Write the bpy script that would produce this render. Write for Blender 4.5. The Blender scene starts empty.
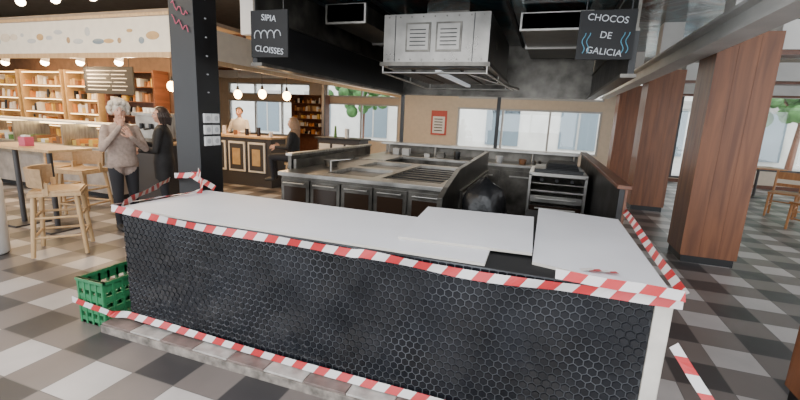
import bpy, math, random
from mathutils import Vector, Matrix, Euler, noise
random.seed(7)
D = bpy.data
COL = bpy.context.scene.collection

# ---------------------------------------------------------------- materials
def new_mat(name):
    m = D.materials.new(name); m.use_nodes = True
    nt = m.node_tree
    return m, nt, nt.nodes["Principled BSDF"]

def mat(name, col, rough=0.5, metal=0.0, var=0.0, scale=8.0, bump=0.0, stretch=(1,1,1), emit=None, es=0.0, rvar=0.0, coat=0.0):
    m, nt, b = new_mat(name)
    b.inputs["Base Color"].default_value = (*col, 1)
    b.inputs["Roughness"].default_value = rough
    b.inputs["Metallic"].default_value = metal
    if coat: b.inputs["Coat Weight"].default_value = coat
    if emit:
        b.inputs["Emission Color"].default_value = (*emit, 1)
        b.inputs["Emission Strength"].default_value = es
    if var or bump or rvar:
        tc = nt.nodes.new("ShaderNodeTexCoord")
        mp = nt.nodes.new("ShaderNodeMapping"); mp.inputs["Scale"].default_value = stretch
        nz = nt.nodes.new("ShaderNodeTexNoise"); nz.inputs["Scale"].default_value = scale
        nz.inputs["Detail"].default_value = 5
        nt.links.new(tc.outputs["Object"], mp.inputs[0]); nt.links.new(mp.outputs[0], nz.inputs["Vector"])
        if var:
            r = nt.nodes.new("ShaderNodeValToRGB")
            r.color_ramp.elements[0].position = 0.3; r.color_ramp.elements[1].position = 0.7
            r.color_ramp.elements[0].color = (*[max(0, c*(1-var)) for c in col], 1)
            r.color_ramp.elements[1].color = (*[min(1, c*(1+var)) for c in col], 1)
            nt.links.new(nz.outputs["Fac"], r.inputs[0]); nt.links.new(r.outputs[0], b.inputs["Base Color"])
        if rvar:
            mr = nt.nodes.new("ShaderNodeMapRange")
            mr.inputs[3].default_value = max(0.02, rough-rvar); mr.inputs[4].default_value = min(1, rough+rvar)
            nt.links.new(nz.outputs["Fac"], mr.inputs[0]); nt.links.new(mr.outputs[0], b.inputs["Roughness"])
        if bump:
            bp = nt.nodes.new("ShaderNodeBump"); bp.inputs["Strength"].default_value = bump
            bp.inputs["Distance"].default_value = 0.02
            nt.links.new(nz.outputs["Fac"], bp.inputs["Height"]); nt.links.new(bp.outputs[0], b.inputs["Normal"])
    return m

def floor_mat():
    m, nt, b = new_mat("gingham_tile_floor")
    N = nt.nodes.new; L = nt.links.new
    tc = N("ShaderNodeTexCoord"); sx = N("ShaderNodeSeparateXYZ"); L(tc.outputs["Object"], sx.inputs[0])
    def mth(op, a, bv=None):
        n = N("ShaderNodeMath"); n.operation = op
        if isinstance(a, (int, float)): n.inputs[0].default_value = a
        else: L(a, n.inputs[0])
        if bv is not None:
            if isinstance(bv, (int, float)): n.inputs[1].default_value = bv
            else: L(bv, n.inputs[1])
        return n.outputs[0]
    S = 0.31
    res = []; gr = []
    for k in (0, 1):
        f = mth('DIVIDE', sx.outputs[k], S)
        fl = mth('FLOOR', f)
        res.append(mth('FLOORED_MODULO', fl, 2.0))
        fr = mth('FRACT', f)
        gr.append(mth('LESS_THAN', mth('ABSOLUTE', mth('SUBTRACT', fr, 0.5)), 0.490))
    s = mth('DIVIDE', mth('ADD', res[0], res[1]), 2.0)
    r = N("ShaderNodeValToRGB"); r.color_ramp.interpolation = 'CONSTANT'
    e = r.color_ramp.elements
    e[0].position = 0; e[0].color = (0.43, 0.40, 0.39, 1)
    e[1].position = 0.25; e[1].color = (0.160, 0.137, 0.128, 1)
    x = e.new(0.75); x.color = (0.042, 0.039, 0.041, 1)
    L(s, r.inputs[0])
    nz = N("ShaderNodeTexNoise"); nz.inputs["Scale"].default_value = 3.5; nz.inputs["Detail"].default_value = 6
    L(tc.outputs["Object"], nz.inputs["Vector"])
    mr = N("ShaderNodeMapRange"); mr.inputs[3].default_value = 0.75; mr.inputs[4].default_value = 1.2
    L(nz.outputs["Fac"], mr.inputs[0])
    mx = N("ShaderNodeMix"); mx.data_type = 'RGBA'; mx.blend_type = 'MULTIPLY'; mx.inputs[0].default_value = 1
    L(r.outputs[0], mx.inputs[6]); L(mr.outputs[0], mx.inputs[7])
    g = mth('MULTIPLY', gr[0], gr[1])
    m2 = N("ShaderNodeMix"); m2.data_type = 'RGBA'; L(g, m2.inputs[0])
    m2.inputs[6].default_value = (0.11, 0.10, 0.095, 1); L(mx.outputs[2], m2.inputs[7])
    L(m2.outputs[2], b.inputs["Base Color"])
    r2 = N("ShaderNodeMapRange"); r2.inputs[3].default_value = 0.25; r2.inputs[4].default_value = 0.5
    L(nz.outputs["Fac"], r2.inputs[0]); L(r2.outputs[0], b.inputs["Roughness"])
    return m

def ceil_reflection_mat():  # dark ceiling with its coloured reflections painted into the base colour as streaks
    m, nt, b = new_mat("glossy_ceiling_painted_reflections")
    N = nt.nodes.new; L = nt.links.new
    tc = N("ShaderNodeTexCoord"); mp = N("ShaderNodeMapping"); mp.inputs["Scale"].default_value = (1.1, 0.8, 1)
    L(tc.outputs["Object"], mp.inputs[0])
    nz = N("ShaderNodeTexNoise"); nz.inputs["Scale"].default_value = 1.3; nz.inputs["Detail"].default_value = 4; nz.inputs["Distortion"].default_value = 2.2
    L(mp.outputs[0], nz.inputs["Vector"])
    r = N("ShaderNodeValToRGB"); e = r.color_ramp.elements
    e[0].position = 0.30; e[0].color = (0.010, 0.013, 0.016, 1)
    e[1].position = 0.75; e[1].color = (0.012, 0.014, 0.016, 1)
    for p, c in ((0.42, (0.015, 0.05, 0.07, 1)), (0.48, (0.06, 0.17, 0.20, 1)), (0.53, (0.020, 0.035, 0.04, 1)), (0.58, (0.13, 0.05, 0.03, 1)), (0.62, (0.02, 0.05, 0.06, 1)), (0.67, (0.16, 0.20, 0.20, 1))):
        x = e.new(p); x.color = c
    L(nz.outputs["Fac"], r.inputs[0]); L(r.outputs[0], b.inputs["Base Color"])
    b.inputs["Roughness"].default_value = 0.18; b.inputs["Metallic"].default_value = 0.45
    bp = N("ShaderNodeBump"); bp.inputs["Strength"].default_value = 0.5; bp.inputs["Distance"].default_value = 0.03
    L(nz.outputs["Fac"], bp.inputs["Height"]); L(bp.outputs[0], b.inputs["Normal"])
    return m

def wood_mat(name, c1, c2, sc=(6, 6, 0.5), rough=0.4):
    m, nt, b = new_mat(name)
    N = nt.nodes.new; L = nt.links.new
    tc = N("ShaderNodeTexCoord"); mp = N("ShaderNodeMapping"); mp.inputs["Scale"].default_value = sc
    L(tc.outputs["Object"], mp.inputs[0])
    nz = N("ShaderNodeTexNoise"); nz.inputs["Scale"].default_value = 3; nz.inputs["Detail"].default_value = 8
    nz.inputs["Distortion"].default_value = 0.6
    L(mp.outputs[0], nz.inputs["Vector"])
    r = N("ShaderNodeValToRGB"); r.color_ramp.elements[0].position = 0.3; r.color_ramp.elements[1].position = 0.72
    r.color_ramp.elements[0].color = (*c1, 1); r.color_ramp.elements[1].color = (*c2, 1)
    L(nz.outputs["Fac"], r.inputs[0]); L(r.outputs[0], b.inputs["Base Color"])
    b.inputs["Roughness"].default_value = rough
    return m

M = {}
M['floor'] = floor_mat()
M['ceil_reflection'] = ceil_reflection_mat()
M['wood_col'] = wood_mat("column_wood", (0.14, 0.047, 0.019), (0.28, 0.105, 0.043), (5, 5, 0.35), 0.42)
M['wood_dark'] = wood_mat("dark_wood", (0.10, 0.035, 0.017), (0.18, 0.07, 0.036), (5, 0.6, 5))
M['wood_light'] = wood_mat("light_wood", (0.46, 0.28, 0.13), (0.60, 0.40, 0.21), (8, 8, 1))
M['wood_orange'] = wood_mat("orange_wood", (0.40, 0.17, 0.06), (0.55, 0.26, 0.10), (8, 8, 1))
M['tan'] = mat("tan_upholstery", (0.36, 0.23, 0.12), 0.7, var=0.15, scale=30)
M['black'] = mat("black_paint", (0.008, 0.008, 0.009), 0.4, var=0.3, scale=6, rvar=0.1)
M['black_matte'] = mat("black_matte", (0.012, 0.012, 0.013), 0.7)
M['tile'] = mat("black_glazed_tile", (0.007, 0.008, 0.011), 0.17, var=0.5, scale=4, rvar=0.08)
M['grout'] = mat("grey_grout", (0.075, 0.077, 0.082), 0.9, var=0.75, scale=3)
M['board'] = mat("white_board", (0.82, 0.82, 0.86), 0.5, var=0.04, scale=2.5, rvar=0.08)
M['boardedge'] = mat("board_core", (0.6, 0.56, 0.5), 0.8)
M['cream'] = mat("cream_trim", (0.68, 0.63, 0.56), 0.6, var=0.12, scale=9)
M['steel'] = mat("stainless_steel", (0.44, 0.42, 0.39), 0.34, 1.0, var=0.28, scale=5, rvar=0.12, stretch=(1, 6, 1))
M['steel_hood'] = mat("hood_stainless_steel", (0.27, 0.255, 0.235), 0.32, 1.0, var=0.3, scale=3, rvar=0.12)
M['steel_dk'] = mat("worn_dark_steel", (0.14, 0.13, 0.115), 0.38, 0.9, var=0.5, scale=5, rvar=0.12)
M['rubber'] = mat("dark_kitchen_floor", (0.03, 0.028, 0.027), 0.6, var=0.4)
M['glassblk'] = mat("black_glass", (0.03, 0.018, 0.012), 0.15)
M['red'] = mat("red_tape", (0.54, 0.035, 0.04), 0.38)
M['white_tape'] = mat("white_tape", (0.72, 0.68, 0.67), 0.38)
M['green'] = mat("green_plastic", (0.03, 0.20, 0.08), 0.38, var=0.15)
M['ledge_w'] = mat("ledge_tile_white", (0.42, 0.39, 0.36), 0.5, var=0.3, scale=12)
M['ledge_b'] = mat("ledge_tile_taupe", (0.19, 0.14, 0.125), 0.5, var=0.3, scale=12)
M['concrete'] = mat("worn_concrete", (0.22, 0.19, 0.165), 0.9, var=0.6, scale=14, bump=0.3)
M['wall'] = mat("cream_wall_paint", (0.66, 0.56, 0.44), 0.8, var=0.05)
M['beam'] = mat("grey_beam_paint", (0.66, 0.65, 0.62), 0.6, var=0.08, scale=3)
M['ceil_dk'] = mat("dark_glossy_ceiling", (0.022, 0.032, 0.038), 0.14, 0.75, var=0.8, scale=1.1, bump=0.6, rvar=0.08)
M['ceil_lt'] = mat("beige_ceiling", (0.36, 0.27, 0.19), 0.8, var=0.1)
M['white'] = mat("white_paint", (0.76, 0.75, 0.73), 0.5)
M['fascia'] = mat("fascia_white", (0.76, 0.70, 0.60), 0.6, var=0.05)
M['frame_dk'] = mat("dark_window_frame", (0.05, 0.045, 0.045), 0.4)
M['frame_lt'] = mat("light_window_frame", (0.5, 0.5, 0.5), 0.4)
M['warm_shelf'] = mat("warm_shelf", (0.50, 0.32, 0.14), 0.6, var=0.15)
M['bulb'] = mat("warm_bulb", (1, 0.8, 0.5), 0.3, emit=(1.0, 0.60, 0.24), es=30)
M['spot'] = mat("spot_lens", (1, 0.9, 0.75), 0.3, emit=(1.0, 0.80, 0.50), es=34)
M['strip'] = mat("led_strip", (1, 0.9, 0.7), 0.3, emit=(1.0, 0.68, 0.32), es=9)
M['tube'] = mat("fluorescent_tube", (0.6, 0.6, 0.6), 0.4, emit=(0.9, 0.95, 1.0), es=0.35)
M['chalk'] = mat("chalk_white", (0.55, 0.57, 0.60), 0.8)
M['chalkblue'] = mat("chalk_blue", (0.10, 0.30, 0.42), 0.8)
M['marble'] = mat("grey_marble", (0.34, 0.29, 0.25), 0.3, var=0.4, scale=4)
M['facade'] = mat("street_facade_stucco", (0.70, 0.68, 0.64), 0.8, var=0.15, scale=1)
M['facade_win'] = mat("street_window_dark", (0.18, 0.23, 0.27), 0.2)
M['facade_trim'] = mat("street_trim", (0.42, 0.40, 0.37), 0.5)
M['street'] = mat("street_paving", (0.50, 0.48, 0.46), 0.8, var=0.1)
M['leaf'] = mat("street_tree_leaf", (0.07, 0.18, 0.05), 0.7, var=0.4, scale=6, bump=0.6)
M['skin'] = mat("skin", (0.56, 0.31, 0.22), 0.5)
M['hair_white'] = mat("white_hair", (0.60, 0.53, 0.45), 0.6, var=0.25, scale=60, bump=0.5)
M['hair_dark'] = mat("dark_hair", (0.035, 0.022, 0.018), 0.45, var=0.3, scale=60)
M['hair_brown'] = mat("brown_hair", (0.30, 0.17, 0.09), 0.5, var=0.3, scale=60)
M['jacket'] = mat("beige_jacket", (0.34, 0.26, 0.22), 0.85, var=0.2, scale=25, bump=0.3)
M['coat'] = mat("black_coat", (0.018, 0.017, 0.018), 0.75, var=0.3, scale=12)
M['trousers'] = mat("dark_trousers", (0.02, 0.02, 0.025), 0.8)
M['shirt'] = mat("white_shirt", (0.6, 0.58, 0.55), 0.8)
M['shoe'] = mat("dark_shoe", (0.02, 0.018, 0.017), 0.5)
M['eye'] = mat("eye_dark", (0.02, 0.015, 0.012), 0.2)
M['lip'] = mat("lips", (0.36, 0.11, 0.09), 0.5)
M['poster_r'] = mat("poster_red", (0.55, 0.10, 0.08), 0.6)
M['pink'] = mat("pink_plastic", (0.5, 0.08, 0.14), 0.5)
M['yellow'] = mat("yellow_goods", (0.62, 0.42, 0.10), 0.6)
M['brown'] = mat("brown_goods", (0.22, 0.10, 0.045), 0.6)
M['stallwall'] = mat("dark_brown_wall", (0.10, 0.055, 0.035), 0.7, var=0.2)
M['greenleaf'] = mat("green_goods", (0.10, 0.22, 0.05), 0.6)
M['orange'] = mat("orange_goods", (0.55, 0.20, 0.04), 0.6)
M['bag'] = mat("black_plastic_bag", (0.012, 0.012, 0.013), 0.3, bump=0.6, scale=14)
def glass_mat():
    m = D.materials.new("clear_glass"); m.use_nodes = True; nt = m.node_tree
    nt.nodes.clear()
    o = nt.nodes.new("ShaderNodeOutputMaterial"); mx = nt.nodes.new("ShaderNodeMixShader")
    t = nt.nodes.new("ShaderNodeBsdfTransparent"); g = nt.nodes.new("ShaderNodeBsdfGlossy")
    t.inputs[0].default_value = (0.96, 0.98, 0.98, 1); g.inputs["Roughness"].default_value = 0.03
    mx.inputs[0].default_value = 0.07
    nt.links.new(t.outputs[0], mx.inputs[1]); nt.links.new(g.outputs[0], mx.inputs[2]); nt.links.new(mx.outputs[0], o.inputs[0])
    return m
M['glass'] = glass_mat()

# ---------------------------------------------------------------- mesh builder
class B:
    def __init__(s, name): s.name = name; s.v = []; s.f = []; s.m = []; s.sm = []; s.mats = []
    def mi(s, k):
        if k not in s.mats: s.mats.append(k)
        return s.mats.index(k)
    def add(s, vs, fs, k, smooth=False, T=None):
        o = len(s.v); i = s.mi(k)
        for p in vs:
            p = Vector(p)
            s.v.append(tuple(T @ p) if T is not None else tuple(p))
        for f in fs: s.f.append([o+a for a in f]); s.m.append(i); s.sm.append(smooth)
    def box(s, x0, x1, y0, y1, z0, z1, k, T=None):
        vs = [(x0,y0,z0),(x1,y0,z0),(x1,y1,z0),(x0,y1,z0),(x0,y0,z1),(x1,y0,z1),(x1,y1,z1),(x0,y1,z1)]
        s.add(vs, [(0,3,2,1),(4,5,6,7),(0,1,5,4),(1,2,6,5),(2,3,7,6),(3,0,4,7)], k, False, T)
    def cyl(s, p0, p1, r0, k, r1=None, n=14, T=None, cap=True):
        if r1 is None: r1 = r0
        p0 = Vector(p0); p1 = Vector(p1); d = (p1-p0).normalized()
        a = d.orthogonal().normalized(); b = d.cross(a)
        vs = []
        for p, r in ((p0, r0), (p1, r1)):
            for i in range(n):
                t = 2*math.pi*i/n; vs.append(p + a*math.cos(t)*r + b*math.sin(t)*r)
        s.add(vs, [(i, (i+1) % n, n+(i+1) % n, n+i) for i in range(n)], k, True, T)
        if cap: s.add(vs, [tuple(range(n-1, -1, -1)), tuple(range(n, 2*n))], k, False, T)
    def tube(s, pts, r, k, n=8, T=None):
        for a, b in zip(pts[:-1], pts[1:]): s.cyl(a, b, r, k, n=n, T=T)
    def sph(s, c, r, k, n=14, m=9, T=None):
        if isinstance(r, (int, float)): r = (r, r, r)
        vs = [(c[0], c[1], c[2]+r[2])]
        for j in range(1, m):
            ph = math.pi*j/m
            for i in range(n):
                t = 2*math.pi*i/n
                vs.append((c[0]+r[0]*math.sin(ph)*math.cos(t), c[1]+r[1]*math.sin(ph)*math.sin(t), c[2]+r[2]*math.cos(ph)))
        vs.append((c[0], c[1], c[2]-r[2])); fs = []
        for i in range(n): fs.append((0, 1+i, 1+(i+1) % n))
        for j in range(m-2):
            for i in range(n):
                a = 1+j*n+i; b = 1+j*n+(i+1) % n; fs.append((a, a+n, b+n, b))
        l = len(vs)-1; o = 1+(m-2)*n
        for i in range(n): fs.append((l, o+(i+1) % n, o+i))
        s.add(vs, fs, k, True, T)
    def lathe(s, c, prof, k, n=18, T=None):
        vs = []; fs = []
        for (r, z) in prof:
            for i in range(n):
                t = 2*math.pi*i/n; vs.append((c[0]+r*math.cos(t), c[1]+r*math.sin(t), c[2]+z))
        for j in range(len(prof)-1):
            for i in range(n): fs.append((j*n+i, j*n+(i+1) % n, (j+1)*n+(i+1) % n, (j+1)*n+i))
        s.add(vs, fs, k, True, T)
    def done(s, bevel=0.0, parent=None):
        me = D.meshes.new(s.name); me.from_pydata(s.v, [], s.f)
        for k in s.mats: me.materials.append(M[k])
        me.polygons.foreach_set("material_index", s.m); me.polygons.foreach_set("use_smooth", s.sm)
        me.update()
        o = D.objects.new(s.name, me); COL.objects.link(o)
        if bevel:
            b = o.modifiers.new("bevel", 'BEVEL'); b.width = bevel; b.segments = 2; b.limit_method = 'ANGLE'
        if parent: o.parent = parent
        return o

def text(body, loc, rot, size, k, parent, name="lettering", align='CENTER'):
    c = D.curves.new(name, 'FONT'); c.body = body; c.size = size; c.align_x = align; c.align_y = 'CENTER'; c.extrude = 0.001
    c.space_line = 0.85
    c.materials.append(M[k]); o = D.objects.new(name, c); COL.objects.link(o)
    o.location = loc; o.rotation_euler = rot; o.parent = parent
    return o
R90 = math.pi/2

# ---------------------------------------------------------------- camera
cam = D.cameras.new("camera"); co = D.objects.new("camera", cam); COL.objects.link(co)
th, rho, psi = math.radians(11.4), math.radians(2.58), math.radians(19.17)
Fh = Vector((-math.sin(psi), math.cos(psi), 0)); R0 = Vector((math.cos(psi), math.sin(psi), 0)); Z = Vector((0, 0, 1))
F = Fh*math.cos(th) - Z*math.sin(th); U0 = Fh*math.sin(th) + Z*math.cos(th)
R = R0*math.cos(rho) + U0*math.sin(rho); U = -R0*math.sin(rho) + U0*math.cos(rho)
mw = Matrix((( R.x, U.x, -F.x, 0), (R.y, U.y, -F.y, 0), (R.z, U.z, -F.z, 1.56), (0, 0, 0, 1)))
co.matrix_world = mw; cam.lens = 18.45; cam.sensor_width = 36; cam.clip_start = 0.05
bpy.context.scene.camera = co

# ---------------------------------------------------------------- world / lights
w = D.worlds.new("world"); bpy.context.scene.world = w; w.use_nodes = True
w.node_tree.nodes["Background"].inputs[0].default_value = (0.90, 0.95, 1.0, 1)
w.node_tree.nodes["Background"].inputs[1].default_value = 3.7
def area(name, loc, rot, sx, sy, e, col=(1, 1, 1)):
    l = D.lights.new(name, 'AREA'); l.shape = 'RECTANGLE'; l.size = sx; l.size_y = sy; l.energy = e; l.color = col
    o = D.objects.new(name, l); COL.objects.link(o); o.location = loc; o.rotation_euler = rot; return o
def point(name, loc, e, col=(1, 0.7, 0.4), r=0.06):
    l = D.lights.new(name, 'POINT'); l.energy = e; l.color = col; l.shadow_soft_size = r
    o = D.objects.new(name, l); COL.objects.link(o); o.location = loc; return o
# soft daylight falling on the street frontage opposite the windows
s = D.lights.new("sun", 'SUN'); s.energy = 3.0; s.angle = math.radians(6); s.color = (1, 0.97, 0.92)
so = D.objects.new("sun", s); COL.objects.link(so); so.rotation_euler = (math.radians(38), 0, math.radians(12))
area("ceiling_light_aisle", (-4.6, 2.0, 3.2), (0, 0, 0), 1.8, 3.0, 60, (1, 0.84, 0.64))
area("fill_light_front", (-0.8, 0.9, 3.1), (0.3, 0, 0), 3.0, 0.8, 60, (0.98, 0.98, 1))  # unseen daylight fill added above the open front side
area("ceiling_light_kitchen", (-1.2, 5.6, 2.03), (0, 0, 0), 1.2, 1.6, 8, (1, 0.93, 0.82))
area("ceiling_light_stall", (-9, 5.6, 2.78), (0, 0, 0), 5, 1.2, 200, (1, 0.68, 0.35))
area("fill_light_fascia", (-7, 3.0, 3.2), (0.6, 0, 0), 5, 0.4, 60, (1, 0.84, 0.62))  # fill added to brighten the stall fascia, has no fixture
area("ceiling_light_back_stall", (-6.8, 9.2, 2.78), (0, 0, 0), 2, 4, 180, (1, 0.68, 0.38))
area("fill_light_back", (-3.0, 11.4, 3.3), (0, 0, 0), 7, 2.5, 150, (1, 0.85, 0.66))  # unseen warm fill added to brighten the back wall
area("fill_light_right", (3.8, 4.0, 3.3), (0, 0, 0), 2.5, 6, 80, (0.98, 0.98, 1))  # unseen fill added to lift the right beam, columns and floor

# ---------------------------------------------------------------- room shell
b = B("floor"); b.box(-14, 9, -3, 14.9, -0.1, 0, 'floor'); b.done()
b = B("street"); b.box(-40, 40, 14.9, 26, -0.2, -0.02, 'street'); b.done()
b = B("ceiling")
b.box(-3.0, 9.0, -1.0, 14.9, 3.45, 3.55, 'ceil_reflection')
b.box(-14, -3.0, -1.0, 14.9, 3.45, 3.55, 'ceil_lt')
for y in (1.0, 2.6, 4.2, 9, 11, 13): b.box(-14, -3.0, y, y+0.18, 3.25, 3.45, 'wood_dark')
b.box(-3.80, -3.06, 4.5, 4.6, 2.50, 3.45, 'white')
b.done()

segs = [(-14, -13, []), (-13, -9, [(0.6, 2.0), (2.22, 2.7)]), (-9, -8.3, []), (-8.3, -5.25, [(0.6, 2.0), (2.22, 2.7)]),
        (-5.25, -3.05, []), (-3.05, 1.55, [(0.6, 2.0), (2.3, 3.2)]), (1.55, 2.1, []), (2.1, 5.2, [(0.12, 3.25)]),
        (5.2, 5.6, []), (5.6, 8.7, [(0.5, 3.25)]), (8.7, 9, [])]
b = B("wall_back")
wins = []
for x0, x1, ops in segs:
    z = 0
    for (a, c) in ops:
        b.box(x0, x1, 14.5, 14.7, z, a, 'wall'); z = c; wins.append((x0, x1, a, c))
    b.box(x0, x1, 14.5, 14.7, z, 3.45, 'wall')
b.done()
for i, (x0, x1, z0, z1) in enumerate(wins):
    b = B("window_%d" % (i+1)); t = 0.06
    k = 'frame_lt' if x0 < 1 else 'frame_dk'
    b.box(x0, x1, 14.53, 14.63, z0, z0+t, k); b.box(x0, x1, 14.53, 14.63, z1-t, z1, k)
    n = max(1, round((x1-x0)/1.5))
    for j in range(n+1):
        x = x0 + (x1-x0-t)*j/n; b.box(x, x+t, 14.53, 14.63, z0+t, z1-t, k)
    b.box(x0+t, x1-t, 14.57, 14.58, z0+t, z1-t, 'glass')
    b.done()
b = B("wall_left"); b.box(-14.2, -14, -3, 14.9, 0, 3.45, 'wall'); b.done()
b = B("wall_right")
for (y0, y1, o) in [(-3, -1, 0), (-1, 3, 1), (3, 4, 0), (4, 8, 1), (8, 9, 0), (9, 13.5, 1), (13.5, 14.5, 0)]:
    if o: b.box(9, 9.2, y0, y1, 0, 0.4, 'wall'); b.box(9, 9.2, y0, y1, 3.2, 3.45, 'wall')
    else: b.box(9, 9.2, y0, y1, 0, 3.45, 'wall')
b.done()
b = B("wall_poster_notice")
b.box(-3.98, -3.42, 14.46, 14.5, 1.0, 1.85, 'poster_r'); b.box(-3.92, -3.48, 14.45, 14.46, 1.06, 1.65, 'white')
for j in range(5): b.box(-3.86, -3.56, 14.445, 14.45, 1.14+j*0.1, 1.17+j*0.1, 'black')
b.done()
b = B("baseboard_back"); b.box(-14, 9, 14.47, 14.5, 0, 0.1, 'wood_dark'); b.done()

# street outside
b = B("building_facade")
b.box(-40, 40, 25, 25.5, -0.02, 11, 'facade')
for i in range(-9, 10):
    x = i*4.1+0.6
    b.box(x, x+1.9, 24.93, 25, 0.2, 2.5, 'facade_win')
    b.box(x+0.9, x+1.0, 24.90, 24.93, 0.2, 2.5, 'facade_trim')
    b.box(x-0.1, x+2.0, 24.88, 25, 2.6, 3.0, 'facade_trim')
    b.box(x+0.3, x+1.5, 24.93, 25, 4.0, 6.0, 'facade_win'); b.box(x+0.3, x+1.5, 24.93, 25, 7.3, 9.2, 'facade_win')
    b.box(x+0.1, x+1.7, 24.5, 25, 3.85, 3.95, 'frame_lt')
fac = b.done()
text("BETREN", (-2.4, 24.85, 2.2), (R90, 0, 0), 0.45, 'black', fac)
random.seed(21)
for (tx, ty) in ((-9.5, 20.5), (8.9, 20), (10.5, 22)):
    b = B("street_tree")
    b.cyl((tx, ty, -0.02), (tx+0.1, ty, 2.2), 0.13, 'wood_dark', r1=0.08)
    for q in range(5): b.cyl((tx+0.1, ty, 2.0), (tx+random.uniform(-1, 1), ty+random.uniform(-0.8, 0.8), 3.2), 0.05, 'wood_dark', r1=0.02, n=8)
    for q in range(80):
        b.sph((tx+random.gauss(0, 0.7), ty+random.gauss(0, 0.7), 3.0+random.gauss(0, 0.6)), random.uniform(0.15, 0.35), 'leaf', n=8, m=6)
    b.done()
random.seed(7)

# columns (wood clad)
def column(x, y, s=0.57, h=2.62):
    b = B("wood_clad_column")
    b.box(x+0.02, x+s-0.02, y+0.02, y+s-0.02, 0, 0.09, 'black')
    n = 3; wv = s/n
    for j in range(n):
        g = 0.001
        b.box(x+j*wv+g, x+(j+1)*wv-g, y, y+0.02, 0.09, h, 'wood_col')
        b.box(x+j*wv+g, x+(j+1)*wv-g, y+s-0.02, y+s, 0.09, h, 'wood_col')
        b.box(x, x+0.02, y+j*wv+g, y+(j+1)*wv-g, 0.09, h, 'wood_col')
        b.box(x+s-0.02, x+s, y+j*wv+g, y+(j+1)*wv-g, 0.09, h, 'wood_col')
    b.box(x+0.015, x+s-0.015, y+0.015, y+s-0.015, 0.09, h, 'wood_dark')
    b.box(x+0.12, x+s-0.12, y+0.12, y+s-0.12, h, 3.45, 'beam')
    return b.done()
column(1.50, 2.3); column(1.65, 5.6); column(1.65, 8.9); column(1.65, 12.2)
b = B("ceiling_beam_right")
b.box(1.40, 1.64, 0.5, 14.5, 2.40, 2.43, 'beam'); b.box(1.50, 1.54, 0.5, 14.5, 2.43, 2.60, 'beam'); b.box(1.40, 1.64, 0.5, 14.5, 2.60, 2.63, 'beam')
b.done()
b = B("cross_beam")
for y in (5.7, 9.0, 12.3):
    b.box(2.225, 9.0, y, y+0.3, 2.45, 2.75, 'beam'); b.box(2.225, 9, y+0.03, y+0.27, 2.40, 2.45, 'wood_dark')
b.done()

# ---------------------------------------------------------------- bar counter (front)
b = B("tiled_bar_counter")
X0, X1, YF = -2.63, 0.566, 1.912
b.box(X0, X1, YF, 2.62, 0.07, 0.868, 'black_matte')
b.box(-0.1, X1, 2.62, 3.45, 0.07, 0.868, 'black_matte')
b.box(X0, 0.505, YF-0.003, YF, 0.07, 0.868, 'grout')
b.box(0.508, X1+0.004, YF-0.014, YF, 0.0, 0.868, 'cream')
b.box(X1, X1+0.012, YF, 3.45, 0.0, 0.868, 'cream')
pitch = 0.042; gap = 0.0038; rr = (pitch-gap)/2/math.cos(math.pi/6)
rowh = pitch*math.sqrt(3)/2; row = 0; z = 0.085
def clampx(x): return min(max(x, X0), 0.505)
while z < 0.88:
    x = X0 + (pitch/2 if row % 2 else 0)
    while x < 0.53:
        o = []; i2 = []
        for k in range(6):
            a = math.radians(60*k+30)
            o.append((clampx(x+rr*math.cos(a)), min(max(z+rr*math.sin(a), 0.07), 0.862)))
            i2.append((clampx(x+(rr-0.003)*math.cos(a)), min(max(z+(rr-0.003)*math.sin(a), 0.073), 0.860)))
        jit = random.uniform(-0.0006, 0.0006); j2 = random.uniform(-0.0007, 0.0007)
        if max(p[0] for p in o)-min(p[0] for p in o) > 0.006:
            vs = [(p[0], YF-0.003, p[1]) for p in o] + [(p[0], YF-0.008+jit+(j2 if n < 3 else -j2), p[1]) for n, p in enumerate(i2)]
            b.add(vs, [(k, k+6, (k+1) % 6+6, (k+1) % 6) for k in range(6)] + [(6, 7, 8, 9, 10, 11)[::-1]], 'tile')
        x += pitch
    z += rowh; row += 1
b.done()
# ledge
b = B("step_ledge")
b.box(-2.78, 0.506, 1.785, YF, 0, 0.055, 'concrete'); b.box(-2.78, X0, YF, 2.62, 0, 0.055, 'concrete')
x = -2.78; k = 0
while x < 0.5:
    x2 = min(x+0.27, 0.506)
    b.box(x+0.003, x2-0.003, 1.795, YF-0.009, 0.055, 0.068, 'ledge_w' if k % 2 else 'ledge_b'); x += 0.27; k += 1
b.done(0.003)

# white boards
def board(name, pts, z, th=0.016):
    b = B(name); n = len(pts)
    vs = [(p[0], p[1], z+(p[2] if len(p) > 2 else 0)) for p in pts] + [(p[0], p[1], z+th+(p[2] if len(p) > 2 else 0)) for p in pts]
    b.add(vs, [tuple(range(n, 2*n))], 'board'); b.add(vs, [tuple(range(n-1, -1, -1))] + [(i, (i+1) % n, n+(i+1) % n, n+i) for i in range(n)], 'boardedge')
    return b.done(0.002)
board("countertop_board", [(-2.66, 1.90), (-0.22, 1.925), (-0.24, 2.66), (-2.66, 2.67)], 0.869)
board("countertop_board", [(-0.73, 2.10), (-0.01, 2.15), (-0.03, 3.03), (-0.80, 2.96)], 0.886)
board("countertop_board", [(-0.005, 2.06), (0.565, 1.90), (0.56, 3.36), (-0.005, 3.47)], 0.869)
b = B("torn_paper_scrap")
for i in range(4):
    x = 0.22+i*0.035; b.add([(x, 2.02+0.01*i, 0.888), (x+0.05, 2.01, 0.905), (x+0.045, 2.07, 0.895), (x-0.01, 2.06, 0.887)], [(0, 1, 2, 3)], 'red' if i % 2 else 'white_tape')
b.done()

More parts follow.
